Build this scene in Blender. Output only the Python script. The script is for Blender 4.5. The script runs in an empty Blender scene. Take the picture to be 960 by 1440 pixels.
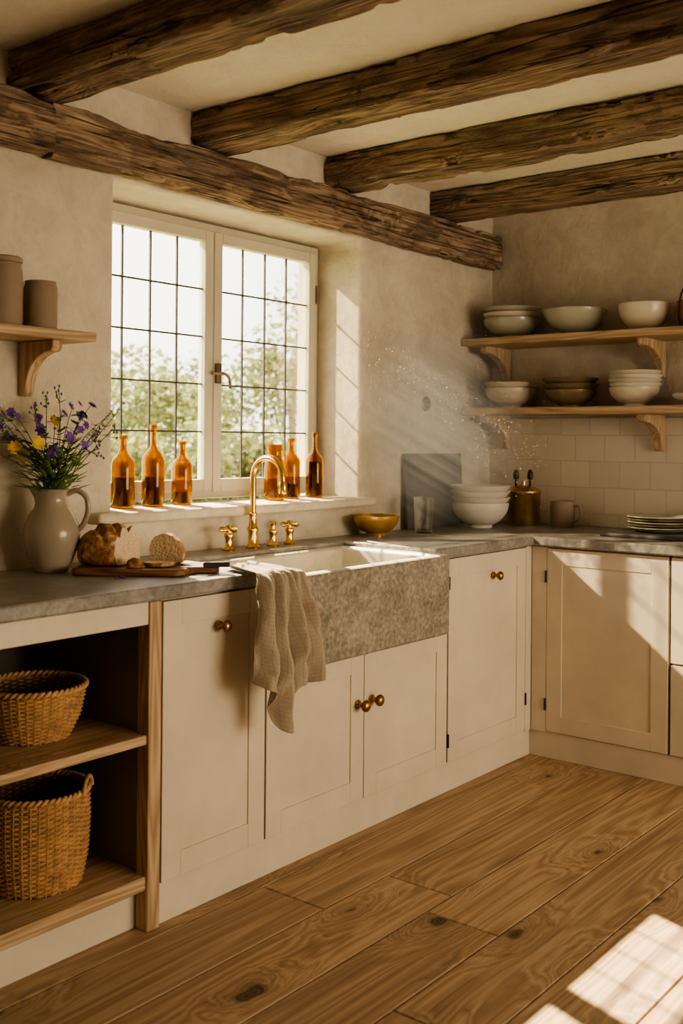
import bpy, bmesh, math, random
from mathutils import Vector, Matrix, noise
random.seed(7)
S=bpy.context.scene
COL=S.collection
try:
    S.view_settings.view_transform='AgX'; S.view_settings.look='AgX - Medium High Contrast'
except Exception as ex: print(ex)
# ------------------------------------------------------------ node helpers
def N(nt,t,ins=None,**pr):
    n=nt.nodes.new(t)
    for k,v in pr.items(): setattr(n,k,v)
    for k,v in (ins or {}).items():
        s=n.inputs[k]
        if isinstance(v,bpy.types.NodeSocket): nt.links.new(v,s)
        else: s.default_value=v
    return n
def M(nt,op,a,b=None,c=None,clamp=False):
    ins={0:a}
    if b is not None: ins[1]=b
    if c is not None: ins[2]=c
    n=N(nt,'ShaderNodeMath',ins,operation=op); n.use_clamp=clamp
    return n.outputs[0]
def c4(c): return (c[0],c[1],c[2],1.0)
def ramp(nt,fac,stops,interp='LINEAR'):
    n=nt.nodes.new('ShaderNodeValToRGB'); nt.links.new(fac,n.inputs[0])
    r=n.color_ramp; r.interpolation=interp
    while len(r.elements)<len(stops): r.elements.new(0.5)
    for e,(p,c) in zip(r.elements,stops):
        e.position=p; e.color=c4(c) if not isinstance(c,(int,float)) else (c,c,c,1)
    return n.outputs[0]
def mix(nt,fac,a,b,mode='MIX'):
    n=nt.nodes.new('ShaderNodeMix'); n.data_type='RGBA'; n.blend_type=mode
    for i,v in ((0,fac),(6,a),(7,b)):
        if isinstance(v,bpy.types.NodeSocket): nt.links.new(v,n.inputs[i])
        else: n.inputs[i].default_value = v if i==0 else c4(v)
    return n.outputs[2]
def newmat(name):
    m=bpy.data.materials.new(name); m.use_nodes=True
    nt=m.node_tree; nt.nodes.clear()
    o=nt.nodes.new('ShaderNodeOutputMaterial'); b=nt.nodes.new('ShaderNodeBsdfPrincipled')
    nt.links.new(b.outputs[0],o.inputs[0])
    return m,nt,b,o
def objco(nt,scale=(1,1,1),loc=(0,0,0)):
    tc=N(nt,'ShaderNodeTexCoord')
    return N(nt,'ShaderNodeMapping',{'Vector':tc.outputs['Object'],'Scale':scale,'Location':loc}).outputs[0]
def noi(nt,vec,scale,detail=4,rough=.55,dist=0):
    return N(nt,'ShaderNodeTexNoise',{'Vector':vec,'Scale':scale,'Detail':detail,'Roughness':rough,'Distortion':dist}).outputs['Fac']
def bump(nt,b,h,strength,dist):
    n=N(nt,'ShaderNodeBump',{'Height':h,'Strength':strength,'Distance':dist})
    nt.links.new(n.outputs[0],b.inputs['Normal']); return n
def L(nt,a,b): nt.links.new(a,b)

# ------------------------------------------------------------ materials
def plaster(name,c1,c2):
    m,nt,b,o=newmat(name)
    v=objco(nt)
    f=M(nt,'ADD',M(nt,'MULTIPLY',noi(nt,v,1.6,5,.6),.5),M(nt,'MULTIPLY',noi(nt,v,7,7,.72,.5),.5))
    L(nt,ramp(nt,f,[(.38,c1),(.60,c2)]),b.inputs['Base Color'])
    b.inputs['Roughness'].default_value=.92
    h=M(nt,'ADD',M(nt,'MULTIPLY',noi(nt,v,3.2,3,.5),1.0),M(nt,'MULTIPLY',noi(nt,v,20,7,.72),.40))
    bump(nt,b,h,.75,.035)
    return m
def simple(name,c,rough=.5,metal=0,var=.12,scale=8,bmp=0.0,bscale=60,coat=0,spec=.5):
    m,nt,b,o=newmat(name)
    v=objco(nt)
    f=noi(nt,v,scale,5,.6)
    d=tuple(x*(1-var) for x in c); e=tuple(min(1,x*(1+var)) for x in c)
    L(nt,ramp(nt,f,[(.3,d),(.7,e)]),b.inputs['Base Color'])
    b.inputs['Roughness'].default_value=rough; b.inputs['Metallic'].default_value=metal
    b.inputs['Specular IOR Level'].default_value=spec
    if coat: b.inputs['Coat Weight'].default_value=coat; b.inputs['Coat Roughness'].default_value=.12
    if bmp: bump(nt,b,noi(nt,v,bscale,4,.6),bmp,.004)
    return m
def speckled(name,c,spk,rough=.35,thr=.62):
    m,nt,b,o=newmat(name); v=objco(nt)
    f=noi(nt,v,5,4,.6)
    base=ramp(nt,f,[(.3,tuple(x*.88 for x in c)),(.7,c)])
    s=ramp(nt,noi(nt,v,120,3,.7),[(thr,0.0),(thr+.07,1.0)])
    L(nt,mix(nt,s,base,spk),b.inputs['Base Color'])
    b.inputs['Roughness'].default_value=rough
    bump(nt,b,noi(nt,v,30,3,.5),.15,.003)
    return m
def wood(name,dark,mid,light,axis,rough=.55,knots=.5,kscale=2.2,grain=9,perisland=0.0,bmp=.3,cracks=0.0,stretch=.07,flat=False,ringw=.24,finew=.4,bigw=.36,krad=.05,fdis=5.0):
    m,nt,b,o=newmat(name)
    tc=N(nt,'ShaderNodeTexCoord')
    base=tc.outputs['Object']
    if perisland>0:
        gi=N(nt,'ShaderNodeNewGeometry').outputs['Random Per Island']
        off=N(nt,'ShaderNodeCombineXYZ',{0:M(nt,'MULTIPLY',gi,17.0),1:M(nt,'MULTIPLY',gi,29.0),2:M(nt,'MULTIPLY',gi,5.0)}).outputs[0]
        base=N(nt,'ShaderNodeVectorMath',{0:base,1:off},operation='ADD').outputs[0]
    def mp(along,across):
        sc=[across]*3; sc[axis]=along
        return N(nt,'ShaderNodeMapping',{'Vector':base,'Scale':sc}).outputs[0]
    wob=N(nt,'ShaderNodeTexNoise',{'Vector':mp(1,1),'Scale':12.0,'Detail':3.0})
    kv=N(nt,'ShaderNodeVectorMath',{0:mp(kscale*.45,kscale),1:N(nt,'ShaderNodeVectorMath',{0:wob.outputs['Color'],1:(.12,.12,.12)},operation='MULTIPLY').outputs[0]},operation='ADD').outputs[0]
    vor=N(nt,'ShaderNodeTexVoronoi',{'Scale':1.0,'Randomness':1.0},feature='F1',voronoi_dimensions='2D' if flat else '3D')
    L(nt,kv,vor.inputs['Vector'])
    d=vor.outputs['Distance']; vc=N(nt,'ShaderNodeSeparateColor',{0:vor.outputs['Color']}).outputs[0]
    present=M(nt,'LESS_THAN',vc,knots)
    near=M(nt,'MULTIPLY',M(nt,'SUBTRACT',1.0,M(nt,'DIVIDE',d,.40),clamp=True),present)
    near2=M(nt,'POWER',near,2.0)
    sh=M(nt,'MULTIPLY',near2,.16)
    gv=N(nt,'ShaderNodeVectorMath',{0:mp(stretch,1.0),1:N(nt,'ShaderNodeCombineXYZ',{0:sh,1:sh,2:sh}).outputs[0]},operation='ADD').outputs[0]
    g=noi(nt,gv,grain,2,.5,.2)
    rings=M(nt,'FRACT',M(nt,'MULTIPLY',g,15.0))
    rings=M(nt,'ABSOLUTE',M(nt,'SUBTRACT',M(nt,'MULTIPLY',rings,2.0),1.0))
    fs=M(nt,'MULTIPLY',near2,fdis); cx={i:fs for i in range(3) if i!=axis}
    fv=N(nt,'ShaderNodeVectorMath',{0:mp(1.3,130),1:N(nt,'ShaderNodeCombineXYZ',cx).outputs[0]},operation='ADD').outputs[0]
    fine=noi(nt,fv,1.0,4,.75)
    big=noi(nt,mp(.40,4.5),1.6,5,.65)
    f=M(nt,'ADD',M(nt,'ADD',M(nt,'MULTIPLY',rings,ringw),M(nt,'MULTIPLY',fine,finew)),M(nt,'MULTIPLY',big,bigw))
    col=ramp(nt,f,[(.35,dark),(.5,mid),(.64,light)])
    kn=M(nt,'SUBTRACT',1.0,M(nt,'DIVIDE',M(nt,'SUBTRACT',d,M(nt,'MULTIPLY',vc,krad*1.9)),krad*.45),clamp=True)
    kn=M(nt,'MULTIPLY',kn,present)
    halo=M(nt,'MULTIPLY',M(nt,'POWER',near,4.0),.6)
    col=mix(nt,halo,col,tuple(x*.8 for x in dark))
    krings=M(nt,'ABSOLUTE',M(nt,'SUBTRACT',M(nt,'MULTIPLY',M(nt,'FRACT',M(nt,'MULTIPLY',d,38.0)),2.0),1.0))
    col=mix(nt,M(nt,'MULTIPLY',kn,.92),col,mix(nt,krings,tuple(x*.12 for x in dark),tuple(x*.55 for x in dark)))
    h=M(nt,'SUBTRACT',M(nt,'ADD',M(nt,'MULTIPLY',fine,.6),M(nt,'MULTIPLY',rings,.2)),M(nt,'MULTIPLY',kn,.5))
    if cracks>0:
        for (al,ac,wd,lo) in ((.5,20,.014,.44),(.8,44,.018,.48)):
            cr=noi(nt,mp(al,ac),1.0,2,.5,.3)
            cm=M(nt,'SUBTRACT',1.0,M(nt,'DIVIDE',M(nt,'ABSOLUTE',M(nt,'SUBTRACT',cr,.5)),wd),clamp=True)
            gate=ramp(nt,noi(nt,mp(1.5,4+ac*.05),1.0,3,.6),[(lo,0.0),(lo+.08,1.0)])
            cm=M(nt,'MULTIPLY',M(nt,'MULTIPLY',cm,gate),cracks)
            col=mix(nt,cm,col,(.012,.008,.005))
            h=M(nt,'SUBTRACT',h,M(nt,'MULTIPLY',cm,2.2))
        dirt=ramp(nt,noi(nt,mp(3.2,8),1.0,8,.78,.3),[(.50,0.0),(.60,1.0)])
        col=mix(nt,M(nt,'MULTIPLY',dirt,.45),col,tuple(x*.5 for x in dark))
        pale=ramp(nt,noi(nt,mp(1.3,16),1.3,6,.7),[(.50,0.0),(.66,1.0)])
        col=mix(nt,M(nt,'MULTIPLY',pale,.5),col,(.47,.375,.275))
        h=M(nt,'SUBTRACT',h,M(nt,'MULTIPLY',dirt,.6))
    if perisland>0:
        tint=N(nt,'ShaderNodeHueSaturation',{'Value':M(nt,'ADD',1.0-perisland/2,M(nt,'MULTIPLY',gi,perisland)),'Color':col,'Saturation':1.0})
        col=tint.outputs[0]
    L(nt,col,b.inputs['Base Color'])
    b.inputs['Roughness'].default_value=rough
    b.inputs['Specular IOR Level'].default_value=.35
    bump(nt,b,h,bmp,.008 if cracks else .003)
    return m

MAT={}
MAT['plaster']=plaster('plaster_warm',(.50,.44,.35),(.70,.635,.52))
MAT['ceil']=plaster('plaster_ceiling',(.72,.66,.55),(.80,.75,.64))
bd=((.115,.076,.050),(.265,.180,.115),(.44,.32,.215))
MAT['joist']=wood('oak_joist_wood',*bd,1,.85,.8,3.0,8,0,1.0,1.0,.07,krad=.09,finew=.5,ringw=.18,bigw=.32)
MAT['beam']=wood('oak_beam_wood',*bd,0,.85,.8,3.0,8,0,1.0,1.0,.07,krad=.09,finew=.5,ringw=.18,bigw=.32)
MAT['floor']=wood('oak_floor_wood',(.25,.165,.098),(.40,.28,.172),(.53,.39,.255),0,.6,.62,2.6,6,.30,.25,0,.05,flat=True,ringw=.18,finew=.5,bigw=.32,krad=.06)
sd_=((.32,.21,.115),(.46,.325,.195),(.57,.43,.275))
MAT['shelfy']=wood('oak_shelf_wood_y',*sd_,1,.5,.2,3,10,0,.2)
MAT['shelfx']=wood('oak_shelf_wood_x',*sd_,0,.5,.2,3,10,0,.2)
MAT['shelfz']=wood('oak_shelf_wood_z',*sd_,2,.5,.2,3,10,0,.2)
MAT['board']=wood('walnut_board_wood',(.08,.033,.016),(.17,.078,.036),(.26,.135,.066),0,.45,.1,3,12,0,.2)
MAT['paint']=simple('cream_cabinet_paint',(.655,.58,.46),.5,0,.09,3.5,.15,30)
MAT['shadein']=simple('shaded_inside_paint',(.17,.15,.11),.7,0,.1,3,.1,30)  # shade inside the open unit is put into this darker colour
MAT['frame']=simple('window_frame_paint',(.54,.505,.40),.45,0,.05,4,.08,40)
MAT['lead']=simple('lead_came',(.07,.065,.055),.5,.4,.1)
MAT['brass']=simple('aged_brass',(.83,.55,.18),.22,1,.12,14)
MAT['darkbrass']=simple('antique_brass_knob',(.36,.22,.085),.32,1,.25,40)
MAT['iron']=simple('dark_iron',(.05,.045,.04),.5,.8,.2)
MAT['pewter']=simple('pewter',(.20,.17,.13),.4,.9,.2)
MAT['cer_cream']=speckled('cream_ceramic',(.66,.60,.48),(.35,.27,.18),.28,.68)
MAT['cer_white']=speckled('white_ceramic',(.74,.70,.61),(.5,.43,.33),.28,.7)
MAT['cer_green']=speckled('celadon_ceramic',(.43,.43,.34),(.22,.18,.12),.22,.66)
MAT['cer_brown']=speckled('brown_stoneware',(.20,.145,.08),(.07,.05,.03),.25,.62)
MAT['jar']=speckled('stoneware_jar_clay',(.30,.23,.16),(.14,.10,.06),.7,.66)
MAT['jug']=speckled('jug_glaze',(.40,.34,.26),(.2,.15,.1),.2,.68)
MAT['goldbowl']=simple('ochre_glaze',(.52,.32,.11),.25,.5,.25,12)
MAT['slate']=simple('slate_grey',(.075,.068,.058),.6,0,.25,9,.3,25)
MAT['wicker']=simple('wicker_cane',(.50,.30,.145),.55,0,.35,45,.2,200)
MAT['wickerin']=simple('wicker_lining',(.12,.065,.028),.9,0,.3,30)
MAT['stem']=simple('flower_stem_green',(.14,.23,.06),.6,0,.3,20)
MAT['leaf']=simple('leaf_green',(.14,.25,.06),.6,0,.35,20)
MAT['purple']=simple('petal_purple',(.20,.09,.42),.6,0,.35,30)
MAT['yellow']=simple('petal_yellow',(.85,.55,.06),.6,0,.2,30)
MAT['steel']=simple('knife_steel',(.6,.58,.55),.25,1,.05)
MAT['knifeh']=simple('knife_handle',(.03,.025,.02),.4,0,.2)

def stone(name,c1,c2,c3,rough,scale,contrast=.2,pits=.3,fw=.45):
    m,nt,b,o=newmat(name); v=objco(nt)
    a=noi(nt,v,scale,8,.7,.3); bb=noi(nt,v,scale*6,5,.7)
    f=M(nt,'ADD',M(nt,'MULTIPLY',a,1-fw),M(nt,'MULTIPLY',bb,fw))
    col=ramp(nt,f,[(.5-contrast,c1),(.5,c2),(.5+contrast,c3)])
    L(nt,col,b.inputs['Base Color'])
    L(nt,ramp(nt,bb,[(.3,rough-.08),(.7,rough+.1)]),b.inputs['Roughness'])
    bump(nt,b,f,pits,.008)
    return m
MAT['counter']=stone('bluestone_countertop',(.14,.135,.12),(.245,.235,.21),(.40,.385,.35),.36,7,.14,.35)
MAT['sinkout']=stone('carved_limestone',(.17,.15,.12),(.30,.272,.222),(.46,.425,.36),.8,11,.12,1.2,.6)
MAT['sinkin']=stone('honed_limestone',(.38,.345,.28),(.49,.455,.38),(.57,.535,.455),.45,6,.2,.2)

m,nt,b,o=newmat('zellige_tiles')
tc=N(nt,'ShaderNodeTexCoord'); sp=N(nt,'ShaderNodeSeparateXYZ',{0:tc.outputs['Object']})
cv=N(nt,'ShaderNodeCombineXYZ',{0:sp.outputs[1],1:sp.outputs[2],2:0.0}).outputs[0]
br=N(nt,'ShaderNodeTexBrick',{'Vector':cv,'Color1':(.58,.52,.425,1),'Color2':(.66,.60,.495,1),'Mortar':(.50,.44,.35,1),'Scale':1.0,'Mortar Size':.002,'Mortar Smooth':.3,'Brick Width':.15,'Row Height':.125,'Bias':0.0})
br.offset=.5
L(nt,br.outputs['Color'],b.inputs['Base Color'])
b.inputs['Roughness'].default_value=.28
h=M(nt,'ADD',M(nt,'MULTIPLY',br.outputs['Fac'],-1.0),M(nt,'MULTIPLY',noi(nt,tc.outputs['Object'],14,3,.5),.5))
bump(nt,b,h,.5,.003); MAT['tile']=m

m,nt,b,o=newmat('linen_cloth')
tc=N(nt,'ShaderNodeTexCoord'); uv=tc.outputs['UV']
w1=N(nt,'ShaderNodeTexWave',{'Vector':uv,'Scale':60.0,'Distortion':1.0},bands_direction='X').outputs['Fac']
w2=N(nt,'ShaderNodeTexWave',{'Vector':uv,'Scale':110.0,'Distortion':1.0},bands_direction='Y').outputs['Fac']
f=M(nt,'MULTIPLY',M(nt,'ADD',w1,w2),.5)
st=N(nt,'ShaderNodeTexWave',{'Vector':uv,'Scale':7.0,'Distortion':.0},bands_direction='X').outputs['Fac']
st2=N(nt,'ShaderNodeTexWave',{'Vector':uv,'Scale':7.0,'Distortion':.0},bands_direction='Y').outputs['Fac']
sm=M(nt,'MULTIPLY',ramp(nt,M(nt,'MAXIMUM',st,st2),[(.93,0.0),(.98,1.0)]),.4)
col=mix(nt,sm,ramp(nt,f,[(.2,(.47,.39,.285)),(.8,(.58,.495,.375))]),(.32,.25,.16))
L(nt,col,b.inputs['Base Color']); b.inputs['Roughness'].default_value=.95
b.inputs['Sheen Weight'].default_value=.2
bump(nt,b,M(nt,'ADD',f,M(nt,'MULTIPLY',noi(nt,tc.outputs['Object'],38,5,.65),5.0)),.6,.003); MAT['linen']=m

m,nt,b,o=newmat('bread_crust'); v=objco(nt)
f=noi(nt,v,22,6,.7,.5)
col=ramp(nt,f,[(.34,(.10,.035,.012)),(.47,(.32,.14,.05)),(.57,(.52,.29,.13)),(.66,(.80,.66,.48))])
L(nt,col,b.inputs['Base Color']); b.inputs['Roughness'].default_value=.8; bump(nt,b,f,.9,.012); MAT['crust']=m
m,nt,b,o=newmat('bread_crumb'); v=objco(nt)
vo=N(nt,'ShaderNodeTexVoronoi',{'Vector':v,'Scale':110.0}).outputs['Distance']
L(nt,ramp(nt,vo,[(.1,(.52,.36,.20)),(.35,(.76,.61,.41))]),b.inputs['Base Color']); b.inputs['Roughness'].default_value=.95
bump(nt,b,vo,.6,.004); MAT['crumb']=m

def thinmix(name,color,glassw,rough=0.02):
    """part straight-through tinted transparency, part refraction, plus glossy reflection"""
    m,nt,b,o=newmat(name); nt.nodes.remove(b)
    tr=N(nt,'ShaderNodeBsdfTransparent',{'Color':c4(color)})
    out=tr.outputs[0]
    if glassw>0:
        g=N(nt,'ShaderNodeBsdfGlass',{'Color':c4(color),'Roughness':rough,'IOR':1.45})
        out=N(nt,'ShaderNodeMixShader',{0:glassw,1:out,2:g.outputs[0]}).outputs[0]
    gl=N(nt,'ShaderNodeBsdfGlossy',{'Color':(1,1,1,1),'Roughness':.04})
    fr=N(nt,'ShaderNodeFresnel',{'IOR':1.3})
    fin=N(nt,'ShaderNodeMixShader',{0:M(nt,'MINIMUM',fr.outputs[0],.5),1:out,2:gl.outputs[0]})
    L(nt,fin.outputs[0],o.inputs[0]); return m
MAT['amber']=thinmix('amber_glass',(.80,.58,.10),.4)
MAT['amberliq']=thinmix('amber_liquid',(.36,.21,.06),.3)
MAT['clear']=thinmix('clear_glass',(.93,.93,.90),.3)
MAT['pane']=thinmix('window_pane_glass',(.97,.97,.95),0)

m,nt,b,o=newmat('garden_foliage'); nt.nodes.remove(b)
gi=N(nt,'ShaderNodeNewGeometry').outputs['Random Per Island']
lc=ramp(nt,gi,[(0,(.15,.18,.08)),(.5,(.25,.275,.12)),(1,(.42,.38,.17))])
di=N(nt,'ShaderNodeBsdfDiffuse',{'Color':lc}); tl=N(nt,'ShaderNodeBsdfTranslucent',{'Color':lc})
L(nt,N(nt,'ShaderNodeMixShader',{0:.4,1:di.outputs[0],2:tl.outputs[0]}).outputs[0],o.inputs[0]); MAT['foliage']=m
MAT['grass']=simple('garden_grass',(.20,.23,.085),.9,0,.35,2)
MAT['bark']=simple('tree_bark',(.25,.19,.13),.9,0,.3,10)

# ------------------------------------------------------------ mesh helpers
def put(name,verts,faces,mat=None,parent=None,smooth=None,mats=None,fm=None):
    me=bpy.data.meshes.new(name); me.from_pydata([tuple(v) for v in verts],[],faces); me.update()
    bm=bmesh.new(); bm.from_mesh(me); bmesh.ops.recalc_face_normals(bm,faces=bm.faces); bm.to_mesh(me); bm.free()
    ob=bpy.data.objects.new(name,me); COL.objects.link(ob)
    if mats:
        for x in mats: me.materials.append(x)
        if fm:
            for p,i in zip(me.polygons,fm): p.material_index=i
    elif mat: me.materials.append(mat)
    if parent: ob.parent=parent
    if smooth is not None:
        me.shade_smooth(); me.set_sharp_from_angle(angle=math.radians(smooth))
    return ob
def empty(name,loc=(0,0,0),rz=0):
    e=bpy.data.objects.new(name,None); e.empty_display_size=.05; e.location=loc; e.rotation_euler[2]=rz
    COL.objects.link(e); return e
def bevel(ob,w,seg=2,angle=30):
    md=ob.modifiers.new('bevel','BEVEL'); md.width=w; md.segments=seg; md.limit_method='ANGLE'; md.angle_limit=math.radians(angle)
    ob.data.shade_smooth(); ob.data.set_sharp_from_angle(angle=math.radians(50))
    return ob
def boxv(x0,x1,y0,y1,z0,z1):
    v=[(x0,y0,z0),(x1,y0,z0),(x1,y1,z0),(x0,y1,z0),(x0,y0,z1),(x1,y0,z1),(x1,y1,z1),(x0,y1,z1)]
    f=[(0,3,2,1),(4,5,6,7),(0,1,5,4),(1,2,6,5),(2,3,7,6),(3,0,4,7)]
    return v,f
def box(name,x0,x1,y0,y1,z0,z1,mat,parent=None,bv=0.0,seg=2):
    v,f=boxv(x0,x1,y0,y1,z0,z1); ob=put(name,v,f,mat,parent)
    if bv: bevel(ob,bv,seg)
    return ob
def boxes(name,lst,mat,parent=None,bv=0.0):
    V=[];F=[]
    for bx in lst:
        v,f=boxv(*bx); o=len(V); V+=v; F+=[tuple(i+o for i in q) for q in f]
    ob=put(name,V,F,mat,parent)
    if bv: bevel(ob,bv,2)
    return ob
def lathe_vf(prof,seg=40,c=(0,0,0)):
    V=[];F=[];rings=[]
    for r,z in prof:
        if r<1e-5:
            rings.append([len(V)]); V.append((c[0],c[1],c[2]+z))
        else:
            rings.append(list(range(len(V),len(V)+seg)))
            for k in range(seg):
                a=2*math.pi*k/seg; V.append((c[0]+r*math.cos(a),c[1]+r*math.sin(a),c[2]+z))
    for A,B in zip(rings[:-1],rings[1:]):
        if len(A)==1 and len(B)==1: continue
        for k in range(seg):
            k2=(k+1)%seg
            if len(A)==1: F.append((A[0],B[k],B[k2]))
            elif len(B)==1: F.append((A[k],B[0],A[k2]))
            else: F.append((A[k],B[k],B[k2],A[k2]))
    return V,F
def lathe(name,prof,mat,parent=None,seg=40,c=(0,0,0),smooth=45):
    V,F=lathe_vf(prof,seg,c); return put(name,V,F,mat,parent,smooth)
def spline(pts,n=8):
    out=[]; P=[Vector(p) for p in pts]
    for i in range(len(P)-1):
        p0=P[max(i-1,0)];p1=P[i];p2=P[i+1];p3=P[min(i+2,len(P)-1)]
        for k in range(n):
            t=k/n
            out.append(.5*((2*p1)+(-p0+p2)*t+(2*p0-5*p1+4*p2-p3)*t*t+(-p0+3*p1-3*p2+p3)*t**3))
    out.append(P[-1]); return out
def tube_vf(path,rad,seg=8,closed=False):
    P=[Vector(p) for p in path]; n=len(P)
    R=rad if isinstance(rad,(list,tuple)) else [rad]*n
    V=[];F=[]; up=None
    for i in range(n):
        if closed: t=P[(i+1)%n]-P[i-1]
        else: t=P[min(i+1,n-1)]-P[max(i-1,0)]
        t.normalize()
        if up is None:
            up=Vector((0,0,1)) if abs(t.z)<.9 else Vector((1,0,0))
        u=(up-t*up.dot(t)); 
        if u.length<1e-6: u=t.orthogonal()
        u.normalize(); w=t.cross(u); up=u
        for k in range(seg):
            a=2*math.pi*k/seg; V.append(P[i]+(u*math.cos(a)+w*math.sin(a))*R[i])
    m=n if closed else n-1
    for i in range(m):
        a=i*seg;b_=((i+1)%n)*seg
        for k in range(seg):
            k2=(k+1)%seg; F.append((a+k,b_+k,b_+k2,a+k2))
    if not closed:
        F.append(tuple(range(seg))[::-1]); F.append(tuple((n-1)*seg+k for k in range(seg)))
    return V,F
def tube(name,path,rad,mat,parent=None,seg=10,closed=False):
    V,F=tube_vf(path,rad,seg,closed); return put(name,V,F,mat,parent,60)
class Acc:
    def __init__(s): s.V=[];s.F=[];s.M=[]
    def add(s,VF,mi=0):
        V,F=VF;o=len(s.V); s.V+=[Vector(v) for v in V]; s.F+=[tuple(i+o for i in f) for f in F]; s.M+=[mi]*len(F)
    def obj(s,name,mats,parent=None,smooth=45): return put(name,s.V,s.F,None,parent,smooth,mats,s.M)

# ------------------------------------------------------------ geometry constants
WY=2.80; RX=4.727; CZ=2.505; CT=.94
XF0,XF1=2.30,3.65; ZS,ZT=1.06,2.20   # window recess
WP=3.08                                # window plane
LX,BY=-1.7,-3.0

# floor planks
fl=Acc(); y=BY; row=0; rnd=random.Random(3)
while y<WY+.1:
    w=.235; x=LX-rnd.random()*1.5
    while x<RX:
        ln=rnd.uniform(1.8,3.2); x1=x+ln; g=.0015; c=.003
        a0,a1=max(x,LX)+g,min(x1,RX+.05)-g
        if a1>a0+.02:
            b0,b1=y+g,y+w-g
            V=[(a0,b0,-.03),(a1,b0,-.03),(a1,b1,-.03),(a0,b1,-.03),(a0,b0,-c),(a1,b0,-c),(a1,b1,-c),(a0,b1,-c),(a0+c,b0+c,0),(a1-c,b0+c,0),(a1-c,b1-c,0),(a0+c,b1-c,0)]
            F=[(0,3,2,1),(0,1,5,4),(1,2,6,5),(2,3,7,6),(3,0,4,7),(4,5,9,8),(5,6,10,9),(6,7,11,10),(7,4,8,11),(8,9,10,11)]
            fl.add((V,F))
        x=x1
    y+=w
fl.obj('floor',[MAT['floor']],smooth=20)

# window wall with recess
xs=[LX,XF0,XF1,RX+.1]; zs=[-.03,ZS,ZT,CZ+.05]
V=[];F=[]
def vid(i,j,k): return k*16+j*4+i
for yy in (WY,3.16):
    for z in zs:
        for x in xs: V.append((x,yy,z))
for k in (0,1):
    for j in range(3):
        for i in range(3):
            if i==1 and j==1: continue
            F.append((vid(i,j,k),vid(i+1,j,k),vid(i+1,j+1,k),vid(i,j+1,k)))
for a,b_ in (((1,1),(2,1)),((2,1),(2,2)),((2,2),(1,2)),((1,2),(1,1))):
    F.append((vid(a[0],a[1],0),vid(b_[0],b_[1],0),vid(b_[0],b_[1],1),vid(a[0],a[1],1)))
for (i0,j0),(i1,j1) in [((i,0),(i+1,0)) for i in range(3)]+[((i,3),(i+1,3)) for i in range(3)]+[((0,j),(0,j+1)) for j in range(3)]+[((3,j),(3,j+1)) for j in range(3)]:
    F.append((vid(i0,j0,0),vid(i1,j1,0),vid(i1,j1,1),vid(i0,j0,1)))
w=put('wall_window',V,F,MAT['plaster']); bevel(w,.03,5,60)
box('wall_right',RX,RX+.15,BY,WY,-.03,CZ+.05,MAT['plaster'])
box('wall_left',LX-.15,LX,BY,WY,-.03,CZ+.05,MAT['plaster'])
box('wall_rear',LX,RX,BY-.15,BY,-.03,CZ+.05,MAT['plaster'])
box('ceiling',LX-.1,RX+.1,BY-.1,3.16,CZ,CZ+.08,MAT['ceil'])
box('wall_tile_splashback',RX-.012,RX-.0005,-1.2,WY-.001,CT+.001,1.455,MAT['tile'])

# rough beams
def rough_beam(name,axis,a0,a1,b0,b1,z0,z1,mat,seed,n=150,amp=.007):
    K=9; ring=[]
    ch=.007
    def side(p,q):
        return [(p[0]+(q[0]-p[0])*t/K,p[1]+(q[1]-p[1])*t/K) for t in range(K)]
    cs=[(b0+ch,z0),(b1-ch,z0),(b1,z0+ch),(b1,z1-ch),(b1-ch,z1),(b0+ch,z1),(b0,z1-ch),(b0,z0+ch)]
    for i in range(8): ring+= side(cs[i],cs[(i+1)%8]) if i%2==0 else [cs[i]]
    m=len(ring); V=[];F=[]; cb,cz=(b0+b1)/2,(z0+z1)/2
    for s in range(n+1):
        a=a0+(a1-a0)*s/n
        for (p,z) in ring:
            q=Vector((a*1.6+seed*7,p*8,z*8)); q2=Vector((a*7+seed*3,p*40,z*40)); q3=Vector((a*3+seed*5,p*18,z*18))
            d=noise.noise(q)*amp*1.1+noise.noise(q2)*amp*1.0
            g_=noise.noise(q3)
            if g_>.28: d-=(g_-.28)*.07
            ce=min(abs(p-b0),abs(p-b1))+min(abs(z-z0),abs(z-z1))
            if ce<.02:
                e=noise.noise(Vector((a*4+seed,p*3,z*3+9)))+.8*noise.noise(Vector((a*18+seed,p*3,z*3+9))); d-=max(0,e-.1)*.032
            dv=Vector((p-cb,z-cz)); dv.normalize()
            pp,zz=p+dv.x*d,z+dv.y*d
            V.append((pp,a,zz) if axis==1 else (a,pp,zz))
    for s in range(n):
        for k in range(m):
            k2=(k+1)%m; F.append((s*m+k,s*m+k2,(s+1)*m+k2,(s+1)*m+k))
    F.append(tuple(range(m))); F.append(tuple(n*m+k for k in range(m)))
    return put(name,V,F,mat,None,28)
for i,x in enumerate((-.38,.37,1.125,1.88,2.634,3.376,4.15)):
    rough_beam('ceiling_joist' if i==0 else 'ceiling_joist.%03d'%i,1,BY+.01,WY-.005,x,x+.175,2.378,CZ-.003,MAT['joist'],i+1,n=360)
rough_beam('wall_plate_beam',0,2.0,RX-.02,2.735,WY-.004,2.205,2.372,MAT['beam'],11,n=240)
rough_beam('wall_plate_beam.001',0,LX+.01,1.995,2.715,WY-.004,2.205,2.372,MAT['beam'],12,n=220)

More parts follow.
